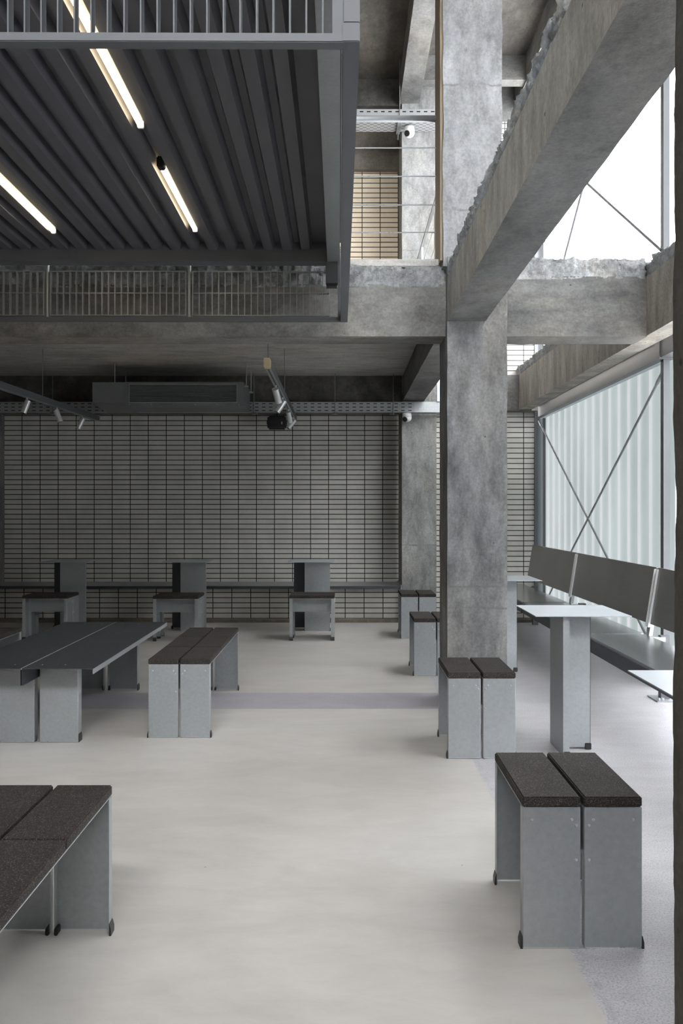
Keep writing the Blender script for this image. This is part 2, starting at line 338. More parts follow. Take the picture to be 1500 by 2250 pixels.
class MB:
    def __init__(s): s.bm = bmesh.new()
    def box(s, x0, x1, y0, y1, z0, z1, bev=0.0):
        r = bmesh.ops.create_cube(s.bm, size=1.0)
        sc = Vector((x1-x0, y1-y0, z1-z0)); c = Vector(((x0+x1)/2, (y0+y1)/2, (z0+z1)/2))
        for v in r['verts']: v.co = Vector((v.co.x*sc.x, v.co.y*sc.y, v.co.z*sc.z)) + c
        if bev:
            es = list({e for v in r['verts'] for e in v.link_edges})
            bmesh.ops.bevel(s.bm, geom=es, offset=bev, segments=2, affect='EDGES', clamp_overlap=True)
        return s
    def tube(s, a, b, r, seg=12, r2=None):
        a = Vector(a); b = Vector(b); d = b-a
        q = d.to_track_quat('Z', 'Y').to_matrix().to_4x4()
        res = bmesh.ops.create_cone(s.bm, cap_ends=True, segments=seg, radius1=r, radius2=r if r2 is None else r2, depth=d.length)
        mt = Matrix.Translation((a+b)/2) @ q
        for v in res['verts']: v.co = mt @ v.co
        return s
    def prism(s, prof, axis, a, b):
        """extrude a closed profile (list of 2D points) along axis from a to b"""
        def P(u, w_, q): return {'x': (q, u, w_), 'y': (u, q, w_), 'z': (u, w_, q)}[axis]
        va = [s.bm.verts.new(P(u, w_, a)) for u, w_ in prof]; vb = [s.bm.verts.new(P(u, w_, b)) for u, w_ in prof]
        n = len(prof)
        for i in range(n): s.bm.faces.new((va[i], va[(i+1) % n], vb[(i+1) % n], vb[i]))
        s.bm.faces.new(va[::-1]); s.bm.faces.new(vb); return s
    def sphere(s, c, r, seg=20, sc=(1, 1, 1)):
        res = bmesh.ops.create_uvsphere(s.bm, u_segments=seg, v_segments=seg//2, radius=r)
        for v in res['verts']: v.co = Vector((v.co.x*sc[0], v.co.y*sc[1], v.co.z*sc[2])) + Vector(c)
        return s
    def rough(s, x0, x1, y0, y1, z0, z1, res, amp, fr=9.0, keep=None, seed=0.0, amp2=0.5):
        """a box gridded at res whose skin is broken by fractal noise; keep(p)->0..1 scales the damage"""
        nx = max(1, round((x1-x0)/res)); ny = max(1, round((y1-y0)/res)); nz = max(1, round((z1-z0)/res))
        vs = {}
        def V(i, j, k):
            if (i, j, k) in vs: return vs[(i, j, k)]
            p = Vector((x0+(x1-x0)*i/nx, y0+(y1-y0)*j/ny, z0+(z1-z0)*k/nz))
            nrm = Vector(((-1 if i == 0 else 1 if i == nx else 0), (-1 if j == 0 else 1 if j == ny else 0), (-1 if k == 0 else 1 if k == nz else 0)))
            if nrm.length: nrm.normalize()
            q = p*fr + Vector((seed, seed*1.7, seed*0.3))
            d = noise.fractal(q, 0.7, 2.2, 5) * amp + noise.ridged_multi_fractal(q*1.9, 0.8, 2.1, 3, 1.0, 2.0)*amp*amp2*0.5 - amp*amp2*0.5
            kf = 1.0 if keep is None else keep(p)
            side = Vector((noise.noise(q*2.3), noise.noise(q*2.1+Vector((9, 4, 2))), noise.noise(q*2.7+Vector((1, 7, 5)))))*amp*0.5
            side = side - nrm*side.dot(nrm)
            vs[(i, j, k)] = s.bm.verts.new(p + (nrm*d + side)*kf); return vs[(i, j, k)]
        def F(a, b, c, d): s.bm.faces.new((a, b, c, d))
        for i in range(nx):
            for j in range(ny):
                F(V(i, j, 0), V(i, j+1, 0), V(i+1, j+1, 0), V(i+1, j, 0)); F(V(i, j, nz), V(i+1, j, nz), V(i+1, j+1, nz), V(i, j+1, nz))
        for i in range(nx):
            for k in range(nz):
                F(V(i, 0, k), V(i+1, 0, k), V(i+1, 0, k+1), V(i, 0, k+1)); F(V(i, ny, k), V(i, ny, k+1), V(i+1, ny, k+1), V(i+1, ny, k))
        for j in range(ny):
            for k in range(nz):
                F(V(0, j, k), V(0, j, k+1), V(0, j+1, k+1), V(0, j+1, k)); F(V(nx, j, k), V(nx, j+1, k), V(nx, j+1, k+1), V(nx, j, k+1))
        return s
    def build(s, name, mat, parent=None, loc=None, smooth=False, label=None):
        bmesh.ops.recalc_face_normals(s.bm, faces=s.bm.faces)
        me = bpy.data.meshes.new(name); s.bm.to_mesh(me); s.bm.free()
        me.materials.append(mat)
        if smooth:
            for p in me.polygons: p.use_smooth = True
        o = bpy.data.objects.new(name, me); COL.objects.link(o)
        if parent: o.parent = parent
        if loc: o.location = loc
        if label: o['label'] = label
        return o

def tag(o, label, cat, group=None):
    o['label'] = label; o['category'] = cat
    if group: o['group'] = group
    return o
def struct(o): o['kind'] = 'structure'; return o
def empty(name, loc=(0, 0, 0), rz=0):
    o = bpy.data.objects.new(name, None); COL.objects.link(o); o.location = loc; o.rotation_euler = (0, 0, rz)
    o.empty_display_size = 0.1; return o
def copy_tree(o, parent=None):
    c = o.copy(); COL.objects.link(c); c.parent = parent
    for ch in list(o.children): copy_tree(ch, c)
    return c
def place(o, x, y, rz=0, z=0):
    o.location = (x, y, z); o.rotation_euler = (0, 0, rz); return o

CX0, CX1 = 0.677, 1.069            # column line
ZB = 2.459                         # underside of the cross beams
# ------------------------------------------------------------------ setting
f = MB(); f.box(-4.6, 3.4, -2.6, 10.4, -0.12, 0.0); struct(f.build('floor', M['floor']))
f = MB(); f.box(-4.6, 2.6, -2.6, 10.4, 6.30, 6.5); struct(f.build('ceiling', M['darkbrown']))
# rear wall: upper brick slips, the lower part standing forward, dark concrete over
wall = MB().box(-4.6, 0.69, 10.06, 10.3, 0.40, 2.52).build('wall_back', M['tile_main']); struct(wall)
o = MB().box(-4.6, 0.69, 9.60, 10.3, 0.033, 0.40).build('lower_brick_face', M['tile_low'], wall); struct(o)
o = MB().box(0.95, 2.235, 9.62, 10.3, 0.0, 6.3).build('wall_back_right', M['tile_right']); struct(o)
o = MB().box(-4.6, 0.69, 10.06, 10.3, 4.2, 5.45).build('wall_back_upper', M['tile_tan']); struct(o)
up = MB().box(-4.6, 0.69, 9.98, 10.3, 5.45, 6.3).build('trim_1', M['plaster']); struct(up)
o = MB().box(-4.6, 0.69, 10.06, 10.3, 2.9, 4.2).build('wall_back_middle', M['tile_tan']); struct(o)
o = MB().box(-4.6, 2.2, 9.47, 9.62, 0.0, 0.034, 0.004).build('baseboard_back', M['plaster']); struct(o)
o = MB().box(-4.8, -4.6, -2.6, 10.4, 0, 6.5).build('wall_left', M['beam']); struct(o)
rear = MB(); rear.box(-4.6, -2.2, -2.7, -2.5, 0, 6.5); rear.box(3.3, 3.5, -2.7, -2.5, 0, 6.5); rear.box(-2.2, 3.3, -2.7, -2.5, 6.1, 6.5); rear.box(-2.2, 3.3, -2.7, -2.5, 0.0, 4.5)
struct(rear.build('wall_front', M['beam']))  # unseen; opening narrowed to limit light from behind the camera
# cut floor slab behind the cross beam and the screed on it
sl = MB().box(-4.6, 0.68, 5.6, 10.2, 2.85, 2.97).build('ceiling_lower', M['slab']); struct(sl)

# ------------------------------------------------------------------ columns
def column(name, x0, x1, y0, y1, z1, mat, label, amp=0.006, res=0.04, z0=0.0):
    m = MB(); m.rough(x0, x1, y0, y1, z0, z1, res, amp, 3.0, seed=x0+y0, amp2=0.15)
    o = m.build(name, mat, smooth=True)
    try: o.data.set_sharp_from_angle(angle=math.radians(50))
    except Exception: pass
    return tag(o, label, 'column')
c1 = column('concrete_column', CX0, CX1, 5.36, 5.78, 2.96, M['col'], 'weathered grey concrete column in the middle bay standing behind the dark topped stools', 0.004)
c1u = MB(); c1u.rough(0.650, 1.037, 5.37, 5.68, 2.90, 6.32, 0.04, 0.007, 4.0, seed=3, amp2=0.6)
cu = c1u.build('upper_column_shaft', M['shaft'], c1, smooth=True)
try: cu.data.set_sharp_from_angle(angle=math.radians(50))
except Exception: pass
MB().rough(0.632, 0.650, 5.38, 5.67, 2.94, 6.3, 0.05, 0.002, 4).build('formwork_board', M['postbrown'], c1, label='brown board along the column side')
column('concrete_column', 0.670, 1.068, 9.45, 10.05, 6.3, M['backcol'], 'grey concrete column standing against the back brick wall at the end of the metal ledge', 0.003, 0.06)
column('concrete_column', -4.50, -4.165, 9.93, 10.10, 6.3, M['col'], 'concrete column at the far left end of the brick wall, cut by the picture edge', 0.003, 0.06)
nc = column('concrete_column', 0.673, 1.069, 1.25, 1.67, 6.3, M['nearcol'], 'brown chipped concrete column closest to the viewer along the right picture edge', 0.006, 0.018)

# ------------------------------------------------------------------ beams
def beam(x0, x1, y0, y1, z0, z1, mat, label, rough_h=0.10, res=0.02, amp=0.022, inset=0.010, body_res=0.06, fr=17.0):
    root = empty('concrete_beam', ((x0+x1)/2, (y0+y1)/2, z0)); tag(root, label, 'beam')
    b = MB(); b.rough(x0, x1, y0, y1, z0, z1-rough_h, body_res, 0.003, 3.0, seed=z0)
    o = b.build('beam_body', mat, root, smooth=True); o.matrix_parent_inverse = root.matrix_world.inverted(); fix(o, root)
    try: o.data.set_sharp_from_angle(angle=math.radians(50))
    except Exception: pass
    if rough_h:
        t = MB(); t.rough(x0+inset, x1-inset, y0, y1, z1-rough_h-0.02, z1, res, amp, fr, seed=x0*3+y0, amp2=0.8, keep=lambda p: min(1.0, max(0.0, (p.z-(z1-rough_h-0.012))/0.035)))
        fix(t.build('broken_edge', M['rough'], root, smooth=True, label='broken pale top edge'), root)
    return root
def fix(o, root):
    """child meshes are written in world coordinates; move them under the root"""
    o.matrix_parent_inverse = Matrix.Identity(4)
    inv = (Matrix.Translation(root.location) @ root.rotation_euler.to_matrix().to_4x4()).inverted()
    o.data.transform(inv); return o

bb = beam(0.680, 0.925, 1.60, 5.37, 2.537, 2.925, M['bigbeam'], 'big concrete beam running overhead from the near column to the middle column', 0.10, 0.013, 0.024)
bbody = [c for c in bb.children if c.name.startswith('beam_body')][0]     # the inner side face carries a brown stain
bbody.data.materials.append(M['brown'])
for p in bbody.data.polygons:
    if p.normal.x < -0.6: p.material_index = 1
beam(0.680, 0.925, 5.72, 9.46, 2.56, 2.90, M['beam'], 'concrete beam under the slab between the middle column and the back column', 0.0)
beam(2.017, 2.170, 1.2, 9.60, 2.462, 2.955, M['brown'], 'brown stained edge beam running along the top of the translucent window', 0.10, 0.02, 0.024)
beam(1.06, 2.02, 5.46, 5.72, ZB, 2.977, M['beam'], 'concrete cross beam between the middle column and the window side beam', 0.12, 0.012, 0.020)
lb = beam(-4.6, 0.69, 5.46, 5.72, ZB, 2.925, M['leftbeam'], 'long concrete cross beam behind the hanging steel mesh, left of the middle column', 0.12, 0.013, 0.022)
fix(MB().box(-4.6, 0.66, 5.47, 5.75, 2.925, 2.978, 0.006).build('screed_edge', M['slab'], lb, label='smooth screed strip on top'), lb)
beam(-4.58, 0.67, 9.45, 10.055, 2.47, 2.86, M['dark'], 'dark beam over the brick wall behind the ceiling air unit', 0.0)
beam(1.06, 2.24, 9.45, 9.64, 2.45, 2.86, M['beam'], 'short concrete beam across the brick wall right of the middle column', 0.0)
beam(0.645, 0.872, 1.0, 9.5, 5.99, 6.32, M['beam'], 'upper storey concrete beam running towards the back behind the tall column', 0.0)
beam(2.0, 2.2, 1.0, 9.6, 6.0, 6.32, M['beam'], 'upper storey edge beam high above the window', 0.0)
beam(0.87, 2.0, 9.0, 9.15, 6.03, 6.32, M['beam'], 'upper storey cross beam seen high between the column and the diagonal beam', 0.0)
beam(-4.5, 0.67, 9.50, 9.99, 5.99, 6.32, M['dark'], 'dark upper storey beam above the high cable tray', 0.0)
o = MB().box(1.06, 2.235, 9.58, 9.7, 5.86, 6.3).build('trim_2', M['beam']); struct(o)

# ------------------------------------------------------------------ translucent facade
XF, XP = 2.43, 2.33
def facade(y0, y1, z0, z1, mat, name):
    m = MB(); step = 0.25; n0 = math.floor((y0+20)/step)
    # one corrugated translucent sheet, 8 mm thick with standing seams inside
    m.box(XF, XF+0.008, y0, y1, z0, z1)
    k = n0
    while (k*step-20) < y1:
        yy = k*step-20
        if y0 < yy < y1-0.01: m.box(XF-0.020, XF-0.001, yy-0.006, yy+0.006, z0, z1)
        k += 1
    return m
def sheet(y0, y1, z0, z1, mat, name, parent=None):
    bm = bmesh.new(); step = 0.25; pts = []
    y = y0; k = math.ceil((y0+20)/step+1e-6)
    pts.append((XF, y0))
    while k*step-20 < y1-0.02:
        yy = k*step-20
        pts += [(XF, yy-0.010), (XF-0.008, yy-0.005), (XF-0.008, yy+0.005), (XF, yy+0.010)]
        k += 1
    pts.append((XF, y1))
    a = [bm.verts.new((x, yy, z0)) for x, yy in pts]; b = [bm.verts.new((x, yy, z1)) for x, yy in pts]
    for i in range(len(pts)-1): bm.faces.new((a[i], a[i+1], b[i+1], b[i]))
    me = bpy.data.meshes.new(name); bm.to_mesh(me); bm.free(); me.materials.append(mat)
    o = bpy.data.objects.new(name, me); COL.objects.link(o)
    if parent: o.parent = parent
    return o
def window(nm, y0, y1, z0, z1, mat, head=True):
    root = sheet(y0, y1, z0, z1, mat, nm); struct(root)
    pf = MB().box(XP, XP+0.045, y0-0.028, y0+0.028, z0, z1).build('window_post', M['frame'], root); struct(pf)
    return root
w1 = window('window_1', 6.00, 9.93, 0.02, 2.56, M['poly_low'])
w2 = window('window_2', 6.00, 9.93, 2.56, 6.30, M['poly_up'])
w3 = window('window_3', 1.6, 6.00, 0.02, 2.56, M['poly_mid'])
w4 = window('window_4', 1.6, 6.00, 2.56, 6.30, M['poly_mid'])
hd = MB(); hd.box(2.30, 2.36, 6.03, 9.93, 2.405, 2.53); hd.box(2.285, 2.40, 6.03, 9.93, 2.53, 2.545)
struct(hd.build('window_header', M['frame'], w1))
struct(MB().box(2.36, 2.42, 6.03, 9.93, 2.41, 2.43).build('window_soffit', M['pale'], w1))
br = MB(); br.box(2.26, 2.42, 5.93, 6.09, 2.545, 2.575); br.box(2.29, 2.40, 5.95, 6.05, 2.40, 2.545)
struct(br.build('window_bracket', M['frame'], w1))
struct(MB().box(2.40, 2.62, -2.6, 1.6, 0.0, 6.4).build('wall_right_added', M['beam']))  # added unseen wall in place of near glazing, weakens light from the right
struct(MB().box(2.30, 2.42, 1.6, 5.97, 2.41, 2.53).build('window_header', M['frame'], w3))
struct(MB().box(XP, 2.43, -2.5, 9.93, 0.0, 0.03).build('window_sill', M['frame'], w1))
e = MB(); e.box(2.235, 2.275, 9.60, 9.66, 0.0, 6.3); struct(e.build('trim_3', M['frame']))
struct(MB().box(2.275, 2.43, 9.95, 9.955, 0.0, 6.3).build('trim_4', M['poly_end']))
struct(MB().box(2.40, 2.428, 9.86, 9.90, 0.0, 6.3).build('trim_5', M['frame']))
g = MB().box(2.45, 14, -8, 18, -0.2, -0.12); struct(g.build('floor_outside', M['darkbrown']))

def rod(a, b, label, rr=0.0095, mat='zinc'):
    root = empty('bracing_rod', a); tag(root, label, 'rod')
    fix(MB().tube(a, b, rr, 10).build('steel_rod', M[mat], root), root)
    a, b = Vector(a), Vector(b); d = (b-a).normalized()
    fix(MB().tube(a, a+d*0.16, 0.014, 10).build('turnbuckle', M['zinc'], root), root)
    fix(MB().tube(b-d*0.10, b, 0.013, 10).build('fork_end', M['zinc'], root), root)
rod((2.345, 9.86, 2.38), (2.345, 6.05, 0.15), 'lower bracing rod sloping down to the right from the far top window corner')
rod((2.365, 6.05, 2.34), (2.365, 9.80, 0.11), 'lower bracing rod sloping down to the left from the near top window corner')
rod((2.335, 9.86, 5.77), (2.335, 6.02, 3.21), 'upper bracing rod falling to the right across the white window', 0.014, 'frame')
rod((2.370, 6.05, 5.96), (2.370, 9.8, 3.29), 'upper bracing rod falling steeply to the left across the white window', 0.014, 'frame')

# ------------------------------------------------------------------ suspended steel platform
P = empty('steel_platform', (0, 2.14, 0), 0.0055)
tag(P, 'hanging grey steel platform with corrugated soffit and a skirt of flat bars', 'platform')
def pp(mb, name, mat, label=None, parent=None):
    o = mb.build(name, mat, parent or P)
    o.data.transform(Matrix.Translation((0, -2.14, 0))); 
    if label: o['label'] = label
    return o
XL = -3.3
prof = []; per = 0.1180; zt, zb = 3.0, 2.952
x = -0.225
up_pts = []
xs = []
k = 0
while -0.225 - k*per > XL+0.1:
    c = -0.225 - k*per
    up_pts += [(c+0.0435, zt), (c+0.0275, zb), (c-0.0275, zb), (c-0.0435, zt)]
    k += 1
xend = up_pts[-1][0]-0.02
poly = [(-0.088, zt)] + up_pts + [(xend, zt), (xend, zt+0.004)] + [(a_, b_+0.004) for a_, b_ in up_pts[::-1]] + [(-0.088, zt+0.004)]
pp(MB().prism(poly, 'y', 2.0, 5.20), 'corrugated_soffit', M['deck'])
pp(MB().box(XL, 0.0, 2.0, 5.30, 3.03, 3.16), 'deck_slab', M['darkbrown'])
pp(MB().box(XL, -0.09, 5.20, 5.30, 2.88, 3.03, 0.003), 'edge_beam', M['paint'])
pp(MB().box(XL, -0.09, 2.0, 2.10, 2.88, 3.03, 0.003), 'edge_beam', M['paint'])
pp(MB().box(-0.088, -0.008, 2.0, 5.30, 2.88, 3.03, 0.003), 'side_beam', M['zinc'])  # lighter zinc stands in for light from the right window
pp(MB().box(XL-0.08, XL, 2.0, 5.30, 2.88, 3.03, 0.003), 'side_beam', M['zinc'])
hp = pp(MB().box(-0.098, -0.022, 5.21, 5.27, 2.745, 2.88, 0.002), 'hanger_block', M['paint'])
pp(MB().box(-0.094, -0.026, 5.214, 5.266, 2.725, 2.745), 'gap_shade_block', M['black'], parent=hp)  # black block standing in for the dark gap under the hanger
# bottom frame of the skirt
pp(MB().box(XL, 0.0, 2.143, 2.181, 2.525, 2.549, 0.002), 'bottom_rail', M['paint'])
pp(MB().box(XL, 0.0, 5.315, 5.345, 2.525, 2.553, 0.002), 'bottom_rail', M['paint'])
pp(MB().box(-0.004, 0.042, 2.14, 5.345, 2.525, 2.575, 0.002), 'bottom_rail', M['paint'])
pp(MB().box(0.0, 0.042, 2.141, 2.19, 2.575, 3.16, 0.002), 'corner_post', M['paint'])
pp(MB().box(-0.030, 0.0, 2.15, 2.18, 2.549, 3.03, 0.002), 'corner_post', M['paint'])
pp(MB().box(-0.022, -0.004, 5.318, 5.345, 2.553, 3.0), 'corner_post', M['paint'])
def bars_x(x0, x1, y, z0, z1, parent=None):
    m = MB(); n = int(round((x1-x0)/0.0425))
    for i in range(n+1):
        xx = x0 + (x1-x0)*i/n
        m.box(xx-0.002, xx+0.002, y-0.016, y+0.016, z0, z1)
    m.box(x0, x1, y-0.016, y+0.016, z0-0.004, z0)
    m.box(x0, x1, y-0.012, y+0.012, (z0+z1)/2-0.002+0.03*0, (z0+z1)/2+0.003)
    m.box(x0, x1, y-0.016, y+0.016, z1-0.005, z1)
    return m
px = [-0.055, -0.985, -1.905, -2.82]
for a_, b_ in zip(px[:-1], px[1:]):
    pp(bars_x(b_+0.022, a_-0.022, 5.33, 2.566, 2.850), 'bar_panel', M['zinc'])
    pp(MB().tube((b_, 5.33, 2.545), (b_, 5.33, 2.90), 0.011), 'skirt_post', M['zinc'])
# near skirt, taller bars
m = MB()
for i in range(60):
    xx = -0.055-0.0433*i
    m.box(xx-0.002, xx+0.002, 2.146, 2.179, 2.549, 2.90)
pp(m, 'bar_panel', M['paint'])
pp(MB().box(XL, -0.05, 2.15, 2.175, 2.90, 2.91), 'bar_rail', M['paint'])
# right skirt, seen edge on
m = MB()
for i in range(72):
    yy = 2.21+0.0427*i
    m.box(-0.0025, 0.0015, yy-0.012, yy+0.012, 2.575, 3.0)
m.box(-0.004, 0.002, 2.19, 5.31, 2.79, 2.80)
pp(m, 'side_bar_panel', M['pale'])
def batten(x, y0, y1, label):
    r = empty('batten_light', (x, (y0+y1)/2, 2.999)); tag(r, label, 'light', 'warm tube lights under the steel platform')
    fix(MB().box(x-0.008, x+0.022, y0, y1, 2.972, 2.999, 0.002).build('batten_base', M['paint'], r), r)
    fix(MB().tube((x, y0+0.02, 2.955), (x, y1-0.01, 2.955), 0.0135, 14).build('tube', M['tube'], r), r)
    fix(MB().box(x-0.017, x+0.017, y0-0.035, y0+0.02, 2.940, 2.990, 0.005).build('lamp_holder', M['black'], r), r)
    fix(MB().box(x-0.014, x+0.014, y1-0.01, y1+0.006, 2.940, 2.972, 0.003).build('lamp_holder', M['white'], r), r)
batten(-0.872, 2.32, 3.52, 'nearest lit warm tube light above the bars at the top of the picture')
batten(-0.876, 3.94, 4.83, 'lit warm tube light with a black end cap in the middle of the corrugated soffit')
batten(-1.720, 3.65, 4.86, 'lit warm tube light on the far left of the corrugated soffit')

# ------------------------------------------------------------------ upper gallery railings
R = empty('gallery_railing', (0.3, 5.62, 2.978)); tag(R, 'steel cable railing with round handrail on the upper floor edge', 'railing')
fix(MB().tube((-4.5, 5.62, 3.985), (0.640, 5.62, 3.985), 0.022, 14).build('handrail', M['zinc'], R, smooth=True), R)
for z in (3.785, 3.59, 3.394, 3.205):
    fix(MB().tube((-4.5, 5.62, z), (0.655, 5.62, z), 0.0045, 8).build('cable', M['edge'], R), R)
p_ = MB(); p_.box(0.635, 0.647, 5.60, 5.64, 2.978, 4.0)
fix(p_.build('post', M['postbrown'], R, label='brown painted end post'), R)
R = empty('gallery_railing', (0.80, 7.4, 2.9)); tag(R, 'grey flat handrail on white posts running back behind the tall column', 'railing')
fix(MB().box(0.782, 0.805, 5.9, 9.3, 3.965, 3.99).build('handrail', M['zinc'], R), R)
for y in (6.0, 7.06, 8.30, 9.25):
    fix(MB().box(0.785, 0.805, y-0.006, y+0.075, 2.85, 3.965).build('post', M['white'], R, label='white flat post'), R)
for z in (3.785, 3.59, 3.394, 3.205):
    fix(MB().tube((0.795, 5.9, z), (0.795, 9.3, z), 0.004, 8).build('cable', M['edge'], R), R)

# ------------------------------------------------------------------ cable trays, cameras, speaker
T = empty('cable_tray', (-1.5, 9.37, 2.413)); tag(T, 'perforated grey cable tray running along the top of the brick wall', 'cable tray')
tm = MB(); tm.box(-4.5, 0.80, 9.30, 9.304, 2.413, 2.529); tm.box(-4.5, 0.80, 9.304, 9.43, 2.413, 2.417); tm.box(-4.5, 0.80, 9.426, 9.43, 2.413, 2.529)
fix(tm.build('perforated_channel', M['tray'], T), T)
tm = MB(); tm.box(0.80, 1.10, 9.298, 9.302, 2.411, 2.531); tm.box(0.80, 1.10, 9.302, 9.43, 2.411, 2.415)
tl = fix(tm.build('plain_end_plate', M['zinc'], T, label='plain plate with a row of rivets'), T)
for i in range(8):
    q = MB().tube((0.83+0.031*i, 9.299, 2.452), (0.83+0.031*i, 9.294, 2.452), 0.0035, 8).build('rivet', M['edge'], tl); fix(q, T)
fix(MB().box(1.055, 1.09, 9.26, 9.298, 2.53, 2.86).build('tray_riser', M['pale'], T, label='pale upright section'), T)
for xx in (-3.3, -1.02, -0.10+0.0, 0.56):
    z1 = 2.86
    hg = MB(); hg.tube((xx, 9.29, 2.40), (xx, 9.29, z1), 0.004, 8); hg.box(xx-0.03, xx+0.03, 9.28, 9.44, 2.402, 2.412); hg.tube((xx, 9.29, 2.385), (xx, 9.29, 2.412), 0.009, 8)
    fix(hg.build('hanger', M['duct'], T), T)
T = empty('cable_tray', (0, 9.2, 5.645)); tag(T, 'perforated cable tray high above the upper railing', 'cable tray')
tm = MB(); tm.box(-4.5, 1.05, 9.10, 9.104, 5.645, 5.755); fix(tm.build('perforated_side', M['tray_up'], T), T)
tm = MB(); tm.box(-4.5, 1.05, 9.104, 9.40, 5.641, 5.645); fix(tm.build('perforated_base', M['tray_bot'], T), T)
for xx in (0.0, 0.62):
    hg = MB(); hg.tube((xx, 9.09, 5.62), (xx, 9.09, 6.32), 0.005, 8); hg.box(xx-0.02, xx+0.02, 9.08, 9.42, 5.62, 5.64); hg.tube((xx, 9.40, 5.55), (xx, 9.40, 5.64), 0.006, 8)
    fix(hg.build('hanger', M['duct'], T), T)

def dome(x, y, z, label, s=1.0):
    r = empty('security_camera', (x, y, z)); tag(r, label, 'camera')
    MB().tube((0, 0, 0), (0, 0, -0.022*s), 0.052*s, 24).build('mount_ring', M['white'], r)
    b = MB(); b.sphere((0, 0, -0.052*s), 0.055*s, 28); b.tube((0, 0, -0.010*s), (0, 0, -0.052*s), 0.052*s, 28, 0.055*s)
    b.build('dome_housing', M['white'], r, smooth=True)
    d = Vector((-0.55, -0.75, -0.45)).normalized(); c = Vector((0, 0, -0.055*s))
    MB().tube(c+d*0.036*s, c+d*0.056*s, 0.030*s, 24).build('lens_window', M['black'], r)
    return r
dome(0.722, 9.36, 2.411, 'white dome security camera under the lower cable tray beside the back column', 0.98)
dome(0.740, 9.25, 5.62, 'white dome security camera under the upper cable tray', 1.08)

sp = empty('wall_speaker', (-0.775, 9.52, 2.315)); tag(sp, 'small black box loudspeaker hanging on the brick wall below the cable tray', 'speaker')
MB().box(-0.107, 0.107, -0.08, 0.06, -0.078, 0.078, 0.018).build('speaker_cabinet', M['black'], sp)
MB().box(0.055, 0.068, -0.083, -0.079, -0.025, 0.005).build('badge', M['silver'], sp)
bk = MB(); bk.box(-0.118, -0.108, -0.03, 0.03, -0.02, 0.02); bk.box(0.108, 0.118, -0.03, 0.03, -0.02, 0.02); bk.box(-0.08, 0.08, 0.02, 0.50, 0.085, 0.092); bk.box(-0.01, 0.01, 0.0, 0.02, 0.07, 0.15)
bk.build('bracket', M['black'], sp)

# ------------------------------------------------------------------ ceiling air unit
A = empty('air_conditioning_unit', (-1.85, 8.9, 2.397)); tag(A, 'long grey ducted air conditioning unit with louvred grille hanging under the slab', 'air conditioner')
fix(MB().box(-2.30, -1.05, 8.60, 9.18, 2.397, 2.647, 0.003).build('casing', M['duct'], A), A)
d_ = MB(); d_.prism([(8.61, 2.43), (9.18, 2.38), (9.18, 2.65), (8.61, 2.645)], 'x', -2.64, -2.302)
fix(d_.build('duct_collar', M['duct'], A), A)
gr = MB(); gx0, gx1, gz0, gz1 = -2.255, -1.115, 2.425, 2.627
gr.box(gx0, gx1, 8.588, 8.60, gz0, gz0+0.010); gr.box(gx0, gx1, 8.588, 8.60, gz1-0.010, gz1); gr.box(gx0, gx0+0.010, 8.588, 8.60, gz0, gz1); gr.box(gx1-0.010, gx1, 8.588, 8.60, gz0, gz1)
G_ = fix(gr.build('grille_frame', M['zinc'], A), A)
fix(MB().box(gx0+0.01, gx1-0.01, 8.597, 8.602, gz0+0.01, gz1-0.01).build('grille_back', M['black'], G_), A)
for i in range(15):
    z = gz0+0.018+i*0.0125
    l = MB(); l.prism([(8.589, z), (8.597, z+0.007), (8.597, z+0.009), (8.589, z+0.002)], 'x', gx0+0.01, gx1-0.01)
    fix(l.build('louvre', M['zinc'], G_), A)
for xx in (-2.42, -1.03):
    for yy in (8.66, 9.1):
        h = MB(); h.tube((xx, yy, 2.60), (xx, yy, 2.86), 0.005, 8); h.box(xx-0.02, xx+0.02, yy-0.02, yy+0.02, 2.60, 2.615)
        fix(h.build('hanger_rod', M['zinc'], A), A)
for i in range(6):
    fix(MB().tube((-2.25+i*0.23, 8.602, 2.410), (-2.25+i*0.23, 8.596, 2.410), 0.004, 8).build('screw', M['edge'], A), A)

# ------------------------------------------------------------------ track lights
def spot(x, y, ztrack, tx, ty, label, s=1.0):
    r = empty('track_spotlight', (x, y, ztrack)); tag(r, label, 'spotlight')
    MB().tube((0, 0, 0), (0, 0, -0.065), 0.008, 10).build('stem', M['silver'], r)
    d = Vector((tx, ty, -1)).normalized(); p = Vector((0, 0, -0.055)) - d*0.03
    b = MB(); b.tube(p, p+d*0.125*s, 0.027*s, 24)
    h = b.build('lamp_housing', M['silver'], r, smooth=True)
    try: h.data.set_sharp_from_angle(angle=math.radians(50))
    except Exception: pass
    MB().tube(p+d*0.1245*s, p+d*0.1265*s, 0.021*s, 20).build('lens', M['black'], h)
def track(x0, x1, y0, y1, zc, label, cap=False):
    r = empty('light_track', ((x0+x1)/2, (y0+y1)/2, zc)); tag(r, label, 'track')
    d = Vector((x1-x0, y1-y0, 0)); ang = math.atan2(-d.x, d.y); L = d.length/2
    body = MB(); body.box(-0.022, 0.022, -L, L, -0.03, 0.03, 0.002)
    o = body.build('track_channel', M['paint'], r); o.rotation_euler = (0, 0, ang)
    g_ = MB(); g_.box(-0.022, -0.008, -L+0.01, L-0.01, -0.034, -0.03); g_.box(0.008, 0.022, -L+0.01, L-0.01, -0.034, -0.03)
    o = g_.build('conductor_rail', M['zinc'], r); o.rotation_euler = (0, 0, ang)
    c_ = MB().box(-0.024, 0.024, L, L+0.012, -0.033, 0.032).build('end_cap', M['zinc'], r); c_.rotation_euler = (0, 0, ang)
    if cap:
        c_ = MB().box(-0.023, 0.023, -L-0.10, -L, -0.033, 0.033, 0.003).build('end_cap', M['beige'], r, label='beige end cap'); c_.rotation_euler = (0, 0, ang)
    return r
